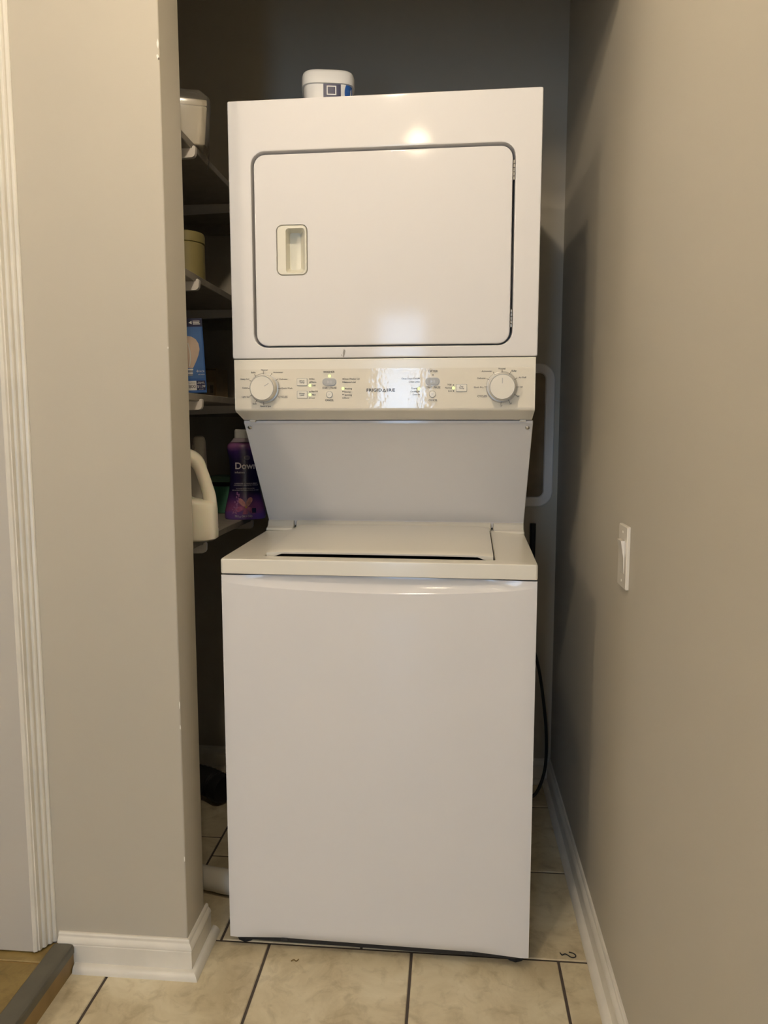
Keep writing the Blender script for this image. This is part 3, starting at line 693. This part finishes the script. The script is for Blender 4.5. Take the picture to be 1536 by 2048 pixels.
# 4 cardboard box behind it
t = empty('cardboard_box', (-0.775, 2.33, ZSH[2]+0.0005), -0.03); tag(t, 'small brown cardboard box behind the blue bulb carton', 'box')
MB().rbox(-0.05, 0.045, 0, 0.11, 0, 0.098, 0.0012, 1).build('carton', M_card, t)
MB().box(-0.05, 0.045, -0.0004, 0.0002, 0.093, 0.0945).build('flap_seam', M_dark, t, 0)
M_cardl = mat('carton_label', (0.46, 0.36, 0.22), 0.7, noise_scale=40, noise_amt=0.25)
MB().box(0.004, 0.036, -0.0005, 0.0002, 0.012, 0.055).build('label', M_cardl, t, 0)
for i in range(3): MB().box(0.026+0.003*i, 0.0275+0.003*i, -0.0008, 0.0, 0.022, 0.046).build('print_bar', M_ink, t, 0)

# 5 white jug with a loop handle on the lowest shelf
z = ZSH[3]+0.0005
t = empty('detergent_jug', (-0.640, 1.785, z), 0.10); tag(t, 'white plastic jug with a side handle on the lowest shelf', 'jug')
bm = MB()
bodyp = [(0.064, 0.0), (0.0715, 0.005), (0.0725, 0.026), (0.0712, 0.028), (0.0720, 0.031), (0.0715, 0.075), (0.0700, 0.090)]
lo = []
def sup(rx, ry, zz, cx=0.0, p=3.2, n=40):
    return [(cx+rx*math.copysign(abs(math.cos(2*PI*i/n))**(2/p), math.cos(2*PI*i/n)), ry*math.copysign(abs(math.sin(2*PI*i/n))**(2/p), math.sin(2*PI*i/n)), zz) for i in range(n)]
for r_, zz in bodyp: lo.append(sup(r_, r_*0.62, zz))
for rx, ry, zz, cx in ((0.065, 0.043, 0.097, -0.004), (0.045, 0.042, 0.1010, -0.026), (0.036, 0.040, 0.108, -0.034), (0.033, 0.038, 0.150, -0.037), (0.033, 0.036, 0.190, -0.037), (0.028, 0.028, 0.214, -0.038), (0.020, 0.020, 0.226, -0.038), (0.018, 0.018, 0.236, -0.038)):
    lo.append(sup(rx, ry, zz, cx, 2.6))
bm.loft(lo, True, True); bm.build('body', M_jug, t, 50)
hp = [(-0.020, 0.196), (0.000, 0.207), (0.014, 0.208), (0.026, 0.203), (0.0345, 0.192), (0.040, 0.176), (0.0455, 0.156), (0.051, 0.132), (0.055, 0.112), (0.0575, 0.096), (0.057, 0.082)]
hp = []
ctl = [(-0.030, 0.200), (-0.004, 0.203), (0.016, 0.199), (0.0295, 0.186), (0.0385, 0.163), (0.0475, 0.134), (0.0545, 0.106), (0.0555, 0.082)]
for i in range(len(ctl)-1):
    for s in range(4):
        p0 = ctl[max(i-1, 0)]; p1 = ctl[i]; p2 = ctl[i+1]; p3 = ctl[min(i+2, len(ctl)-1)]; u = s/4
        hp.append(tuple(0.5*((2*p1[c])+(-p0[c]+p2[c])*u+(2*p0[c]-5*p1[c]+4*p2[c]-p3[c])*u*u+(-p0[c]+3*p1[c]-3*p2[c]+p3[c])*u**3) for c in (0, 1)))
hp.append(ctl[-1])
MB().tube([(x, 0, zz) for x, zz in hp], [0.0150+0.0075*max(0, 1-i/15)+0.0015*max(0, (i-20)/8) for i in range(len(hp))], 14).build('handle', M_jug, t, 60)
MB().lathe([(0.024, 0.232), (0.025, 0.236), (0.025, 0.262), (0.022, 0.267)], (-0.038, 0, 0), 24).build('cap', M_jug, t)

# 6 second pale bottle behind the jug
t = empty('pale_bottle', (-0.744, 2.075, z)); tag(t, 'pale plastic bottle with a rounded spout behind the white jug', 'bottle')
M_pale = mat('pale_plastic', (0.62, 0.58, 0.50), 0.45)
lo = [sup(rx, ry, zz, cx, 2.8) for rx, ry, zz, cx in ((0.062, 0.040, 0.0, 0), (0.066, 0.043, 0.004, 0), (0.066, 0.043, 0.10, 0), (0.060, 0.042, 0.118, 0.004), (0.044, 0.036, 0.134, 0.014), (0.028, 0.028, 0.150, 0.030), (0.022, 0.023, 0.175, 0.036), (0.0175, 0.018, 0.210, 0.040), (0.0165, 0.017, 0.234, 0.040), (0.014, 0.014, 0.244, 0.040), (0.008, 0.008, 0.249, 0.040))]
MB().loft(lo, True, True).build('body', M_pale, t, 60)
MB().loft([[(0.029+0.0042*math.cos(a), -0.0165-d, 0.216+0.0085*math.sin(a)) for a in [2*PI*i/12 for i in range(12)]] for d in (0, 0.0016)], False, True).build('spout_slot', M_shelf, t, 0)

# 7 green tin
t = empty('green_tin', (-0.712, 2.33, z)); tag(t, 'green box with a paler lid between the jug and the purple bottle', 'box')
MB().rbox(-0.055, 0.055, 0, 0.09, 0, 0.086, 0.004, 2).build('body', M_green, t)
MB().box(-0.053, 0.053, 0.003, 0.087, 0.0855, 0.100).build('neck_band', M_black, t, 0)
MB().rbox(-0.056, 0.056, -0.001, 0.091, 0.099, 0.117, 0.004, 2).build('lid', M_green2, t)

# 8 purple scent-bead bottle
t = empty('scent_bottle', (-0.615, 2.215, z), 0.28); tag(t, 'dark purple flared bottle with a flower printed near its base', 'bottle')
mpz = bpy.data.materials.new('purple_sleeve'); mpz.use_nodes = True; nt = mpz.node_tree; b = nt.nodes['Principled BSDF']
b.inputs['Roughness'].default_value = 0.28; b.inputs['Coat Weight'].default_value = 0.8; b.inputs['Coat Roughness'].default_value = 0.08
tc = nt.nodes.new('ShaderNodeTexCoord'); sp = nt.nodes.new('ShaderNodeSeparateXYZ'); nt.links.new(tc.outputs['Object'], sp.inputs[0])
nz = nt.nodes.new('ShaderNodeTexNoise'); nz.inputs['Scale'].default_value = 28; nt.links.new(tc.outputs['Object'], nz.inputs['Vector'])
ma = nt.nodes.new('ShaderNodeMath'); ma.operation = 'MULTIPLY_ADD'; ma.inputs[1].default_value = 0.035
nt.links.new(nz.outputs['Fac'], ma.inputs[0]); nt.links.new(sp.outputs['Z'], ma.inputs[2])
mr = nt.nodes.new('ShaderNodeMapRange'); mr.inputs[1].default_value = 0.017; mr.inputs[2].default_value = 0.257; nt.links.new(ma.outputs[0], mr.inputs[0])
rp = nt.nodes.new('ShaderNodeValToRGB'); nt.links.new(mr.outputs[0], rp.inputs[0]); nt.links.new(rp.outputs[0], b.inputs['Base Color'])
e = rp.color_ramp.elements
e[0].position = 0.0; e[0].color = (0.16, 0.08, 0.36, 1); e[1].position = 1.0; e[1].color = (0.36, 0.14, 0.34, 1)
for ps, c in ((0.09, (0.20, 0.09, 0.38)), (0.13, (0.34, 0.10, 0.28)), (0.25, (0.11, 0.04, 0.20)), (0.35, (0.014, 0.010, 0.060)), (0.74, (0.012, 0.009, 0.065)), (0.86, (0.05, 0.02, 0.16)), (0.93, (0.34, 0.13, 0.33))):
    k = e.new(ps); k.color = (*c, 1)
bp_ = [(0.0585, 0.0), (0.0610, 0.004), (0.0605, 0.020), (0.0560, 0.042), (0.0515, 0.060), (0.0470, 0.082), (0.0440, 0.105), (0.0425, 0.130), (0.0430, 0.155), (0.0455, 0.180), (0.0490, 0.200), (0.0510, 0.212), (0.0480, 0.220), (0.0400, 0.228)]
FL = 0.62
MB().lathe(bp_, n=48, sy=FL).build('sleeve', mpz, t, 60)
M_collar = mat('collar', (0.42, 0.36, 0.42), 0.35)
MB().lathe([(0.0395, 0.2285), (0.034, 0.234), (0.030, 0.240)], n=32, sy=0.75, cap0=True).build('shoulder', M_collar, t)
MB().lathe([(0.0275, 0.2405), (0.0275, 0.262), (0.024, 0.266)], n=32, sy=0.85).build('cap', M_tub, t)
def br(zz):
    for (r0, z0), (r1, z1) in zip(bp_, bp_[1:]):
        if z0 <= zz <= z1: return r0+(r1-r0)*(zz-z0)/(z1-z0)
    return 0.04
def onb(x, zz, d=0.0006):
    r_ = br(zz); q = max(0.05, 1-(x/r_)**2)
    return (x, -FL*r_*math.sqrt(q)-d, zz)
def wrapat(cx, cz): return lambda co: Vector(onb(co.x+cx, co.y+cz, 0.0006+co.z))
M_lilac = mat('white_ink', (0.75, 0.72, 0.78), 0.4)
text_mesh('Downy', 0.027, 'lettering', M_lilac, t, (0, 0, 0), wrap=wrapat(0.0105, 0.158), sx=0.97, bold=0.0005)
text_mesh('infusions', 0.0085, 'lettering', M_lilac, t, (0, 0, 0), wrap=wrapat(-0.014, 0.1395))
text_mesh('LAVENDER & VANILLA BEAN', 0.0052, 'lettering', M_lilac, t, (0, 0, 0), wrap=wrapat(0.003, 0.1065)); text_mesh('LAVANDE ET GOUSSE DE VANILLE', 0.0046, 'lettering', M_lilac, t, (0, 0, 0), wrap=wrapat(0.003, 0.1015))
text_mesh('IN-WASH SCENT BOOSTER', 0.0044, 'lettering', M_lilac, t, (0, 0, 0), wrap=wrapat(0.001, 0.0915)); text_mesh('RÉHAUSSEUR DE PARFUM POUR LAVAGE', 0.0042, 'lettering', M_lilac, t, (0, 0, 0), wrap=wrapat(0.001, 0.0865))
text_mesh('752 g (26.5 OZ)', 0.0078, 'lettering', M_lilac, t, (0, 0, 0), wrap=lambda co: Vector(onb(co.x-0.006, co.y+0.0105, 0.0030+co.z)))
def patch(name, pts, m, d=0.0006):
    c = (sum(p[0] for p in pts)/len(pts), sum(p[1] for p in pts)/len(pts))
    mb = MB(); vs_ = [onb(*c, d+0.0003)]+[onb(*p, d+0.0002) for p in pts]; n = len(pts)
    mb.add(vs_, [(0, i+1, (i+1) % n+1) for i in range(n)]); return mb.build(name, m, t, 0)
M_petal = mat('petal_print', (0.72, 0.34, 0.36), 0.4, noise_scale=90, noise_amt=0.3); M_petal2 = mat('petal_pink', (0.46, 0.13, 0.30), 0.4, noise_scale=90, noise_amt=0.3)
fx, fz = 0.002, 0.037
for k, a in enumerate((60, 130, 195, 262, 330)):
    a = math.radians(a); c, s = math.cos(a), math.sin(a); pts = []
    for i in range(12):
        th_ = 2*PI*i/12; u = 0.0165+0.0165*math.cos(th_); v = 0.0095*math.sin(th_)*(0.5+0.5*u/0.033)
        pts.append((fx+c*u-s*v, max(0.0165, fz+s*u+c*v)))
    patch('petal', pts, M_petal if k < 2 else M_petal2, 0.0006+0.0002*k)
patch('flower_heart', [(fx+0.003*math.cos(2*PI*i/10), fz+0.003*math.sin(2*PI*i/10)) for i in range(10)], mat('yellow_print', (0.6, 0.38, 0.08), 0.4), 0.0018)
M_sprig = mat('sprig_print', (0.42, 0.18, 0.45), 0.5)
for i in range(34):
    u = i/33; px = -0.034+0.014*u+random.uniform(-0.007, 0.007)*(1-0.4*u); pz = 0.018+0.062*u+random.uniform(-0.002, 0.002)
    r_ = random.uniform(0.0014, 0.0026)
    patch('sprig_bud', [(px+r_*math.cos(2*PI*j/6), pz+r_*1.3*math.sin(2*PI*j/6)) for j in range(6)], M_sprig, 0.0022)
patch('print_square', [(0.019, 0.020), (0.031, 0.020), (0.031, 0.034), (0.019, 0.034)], M_navy, 0.002)
for r_ in (0.0062, 0.0042, 0.0022):
    ring = [onb(0.008+r_*1.25*math.cos(2*PI*i/16), 0.183+r_*math.sin(2*PI*i/16), 0.0012) for i in range(16)]
    MB().tube(ring+[ring[0]], 0.0004, 4, False).build('swirl_print', M_lilac, t)

# ------------------------------------------------------------------ tub on the dryer
t = empty('detergent_tub', (-0.312, 1.958, 1.9225), 0.16); tag(t, 'white rounded tub with a lid on top of the dryer', 'tub')
def sq(prof, p=4.2, n=64):
    return [[(r_*math.copysign(abs(math.cos(2*PI*i/n))**(2/p), math.cos(2*PI*i/n)), r_*math.copysign(abs(math.sin(2*PI*i/n))**(2/p), math.sin(2*PI*i/n)), zz) for i in range(n)] for r_, zz in prof]
MB().loft(sq([(0.055, 0), (0.0585, 0.003), (0.0595, 0.085), (0.0600, 0.108)]), True, True).build('body', M_tub, t)
MB().loft(sq([(0.0612, 0.1045), (0.0640, 0.1048), (0.0645, 0.108), (0.0640, 0.128), (0.0620, 0.134), (0.0590, 0.1365), (0.0570, 0.1365), (0.0560, 0.1345)]), True, True).build('lid', M_tub, t)
def ont(x, zz, d=0.0005):
    r_ = 0.0585+0.001*zz/0.085+0.0005; q = max(0.0, 1-abs(x/r_)**4.2)
    return (x, -r_*q**(1/4.2)-d, zz)
def tpatch(name, x0, x1, z0, z1, m, d, n=8):
    lo = [[ont(x0+(x1-x0)*i/n, zz, d) for i in range(n+1)] for zz in (z0, z1)]
    return MB().loft(lo, closed=False).build(name, m, t, 60)
tpatch('label_square', -0.012, 0.030, 0.060, 0.1035, M_navy, 0.0004)
for a, b, c, d in ((-0.004, -0.0015, 0.0785, 0.0995), (0.0165, 0.019, 0.0785, 0.0995), (-0.004, 0.019, 0.0785, 0.0810), (-0.004, 0.019, 0.0970, 0.0995)): tpatch('frame_print', a, b, c, d, M_white, 0.0009)
text_mesh('SCAN HERE', 0.0058, 'lettering', mat('yellow_ink', (0.7, 0.55, 0.12), 0.5), t, (0, 0, 0), wrap=lambda co: Vector(ont(co.x+0.009, co.y+0.0715, 0.0010)))
ov = []
for i in range(40):
    a = 2*PI*i/40; ov.append((min(0.0575, 0.060+0.021*math.cos(a)), min(0.1035, 0.086+0.030*math.sin(a))))
vs_ = [ont(0.050, 0.086, 0.0006)]+[ont(x, zz, 0.0005) for x, zz in ov]
MB().add(vs_, [(0, i+1, (i+1) % 40+1) for i in range(40)]).build('blue_oval', M_blue, t, 60)
tpatch('oval_print', 0.046, 0.053, 0.088, 0.093, M_bluel, 0.0010)

# ------------------------------------------------------------------ alcove fittings
# recessed supply box with a rounded frame on the back wall
t = empty('supply_box', (0.18, YB, 1.18)); tag(t, 'white rounded frame of the supply box behind the dryer', 'box')
fr = MB(); fo = (-0.155, 0.151, -0.232, 0.230); fi = (-0.125, 0.120, -0.200, 0.200)
fr.loft([L3(rrect(*fo, 0.05, 8), -0.0005), L3(rrect(*fo, 0.05, 8), -0.006), L3(rrect(fo[0]+0.003, fo[1]-0.003, fo[2]+0.003, fo[3]-0.003, 0.048, 8), -0.009),
         L3(rrect(fi[0]-0.003, fi[1]+0.003, fi[2]-0.003, fi[3]+0.003, 0.023, 8), -0.009), L3(rrect(*fi, 0.02, 8), -0.006), L3(rrect(*fi, 0.02, 8), -0.0005)])
fr.build('frame', M_bracket, t, 40)
q = rrect(*fi, 0.02, 8); M_inner = mat('box_inside', (0.22, 0.17, 0.10), 0.6, noise_scale=8, noise_amt=0.3)
MB().loft([L3(q, -0.0004), L3(q, -0.002)], False, True).build('inner_panel', M_inner, t, 0)
# black drain hose down the back wall
tag(MB().tube([(0.270, YB-0.012, 0.893), (0.270, YB-0.012, 0.86), (0.268, YB-0.012, 0.6), (0.23, YB-0.03, 0.4), (0.20, YB-0.05, 0.25)], 0.0095, 12).build('drain_hose', M_black), 'thin black drain hose running down the back wall', 'hose')
# power cord
def smooth_path(c, n=6):
    out = []
    for i in range(len(c)-1):
        p0 = Vector(c[max(i-1, 0)]); p1 = Vector(c[i]); p2 = Vector(c[i+1]); p3 = Vector(c[min(i+2, len(c)-1)])
        for s in range(n):
            u = s/n; out.append(0.5*((2*p1)+(-p0+p2)*u+(2*p0-5*p1+4*p2-p3)*u*u+(-p0+3*p1-3*p2+p3)*u**3))
    out.append(Vector(c[-1])); return out
M_cord = mat('black_cord', (0.02, 0.019, 0.018), 0.35)
cp = [(0.21, 2.40, 0.60), (0.25, 2.40, 0.54), (0.281, 2.395, 0.462), (0.303, 2.39, 0.34), (0.315, 2.385, 0.22), (0.314, 2.38, 0.115), (0.296, 2.37, 0.05), (0.27, 2.36, 0.018), (0.22, 2.36, 0.008)]
tag(MB().tube(smooth_path(cp), 0.0052, 10).build('power_cord', M_cord), 'black power cord hanging between the washer and the right wall', 'cord')
# black corrugated hose and white pipe at the left
hs = empty('vent_hose', (-0.772, 2.28, 0.002)); tag(hs, 'black hose end lying on the floor behind the stub wall', 'hose')
mb = MB(); pts = smooth_path([(-0.885, 2.315, 0.058), (-0.84, 2.305, 0.058), (-0.80, 2.295, 0.055), (-0.775, 2.285, 0.050), (-0.755, 2.275, 0.047)], 5)
mb.tube([(p.x+0.79, p.y-2.28, p.z) for p in pts], [0.043+0.0028*(i % 2) for i in range(len(pts))], 20); mb.build('corrugated_tube', M_black, hs, 60)
mb = MB(); mb.tube([(0.020, 0.0, 0.048), (0.046, -0.016, 0.047), (0.056, -0.022, 0.047)], [0.0425, 0.0460, 0.042], 22); mb.build('end_collar', M_black, hs)
pp = empty('drain_pipe', (-0.62, 1.806, 0.031)); tag(pp, 'white plastic pipe lying on the tiles behind the stub wall', 'pipe')
mb = MB(); mb.tube([(-0.22, 0.055, 0.0), (0.035, 0.004, 0.0)], 0.0295, 24); mb.build('pipe_length', M_pipe, pp)
mb = MB(); mb.tube([(0.028, 0.0055, 0), (0.105, -0.010, 0)], [0.0308, 0.0308], 24); mb.build('coupling', M_pipe, pp)

# ------------------------------------------------------------------ light switch on the right wall
t = empty('light_switch', (XR, 1.520, 0.956)); tag(t, 'white paddle light switch on the right wall', 'light switch')
def SW(loop, d): return [(-d, y, zz) for y, zz in loop]
hw, hz = 0.0365, 0.0625
mb = MB(); mb.loft([SW(rrect(-hw, hw, -hz, hz, 0.003, 3), 0.0004), SW(rrect(-hw, hw, -hz, hz, 0.003, 3), 0.0048), SW(rrect(-hw+0.002, hw-0.002, -hz+0.002, hz-0.002, 0.003, 3), 0.0068),
                    SW(rrect(-0.0168, 0.0168, -0.0338, 0.0338, 0.001, 3), 0.0068), SW(rrect(-0.0168, 0.0168, -0.0338, 0.0338, 0.001, 3), 0.002)], False, True)
M_switch = mat('switch_white', (0.80, 0.76, 0.68), 0.3, coat=0.4)
mb.build('wall_plate', M_switch, t, 30)
pf = [(-0.003, -0.0330), (-0.0072, -0.0328), (-0.0080, -0.002), (-0.0138, 0.0326), (-0.003, 0.0330)]
MB().prism([(x, zz) for x, zz in pf], 'y', -0.0163, 0.0163).build('paddle', M_switch, t, 20)
for zz in (0.0485, -0.0485):
    MB().loft([[(-0.0068-d, r_*math.cos(2*PI*i/12), zz+r_*math.sin(2*PI*i/12)) for i in range(12)] for r_, d in ((0.0028, 0), (0.0024, 0.0009), (0.0010, 0.0012))], False, True).build('plate_screw', M_switch, t)

# small bent clip on the tiles
c = [(0.262, 1.650, 0.003), (0.266, 1.644, 0.002), (0.274, 1.648, 0.002), (0.286, 1.638, 0.002), (0.294, 1.639, 0.002), (0.297, 1.645, 0.002), (0.292, 1.652, 0.002), (0.283, 1.655, 0.002)]
tag(MB().tube(smooth_path(c), 0.0012, 6).build('wire_clip', M_black), 'tiny bent black wire clip on the tiles beside the washer', 'clip')
c = [(-0.352, 1.570, 0.0015), (-0.346, 1.574, 0.002), (-0.340, 1.570, 0.002), (-0.336, 1.577, 0.0015)]
tag(MB().tube(smooth_path(c), 0.0013, 6).build('lint_scrap', M_stepwood), 'tiny brown scrap on the tiles in front of the washer', 'scrap')
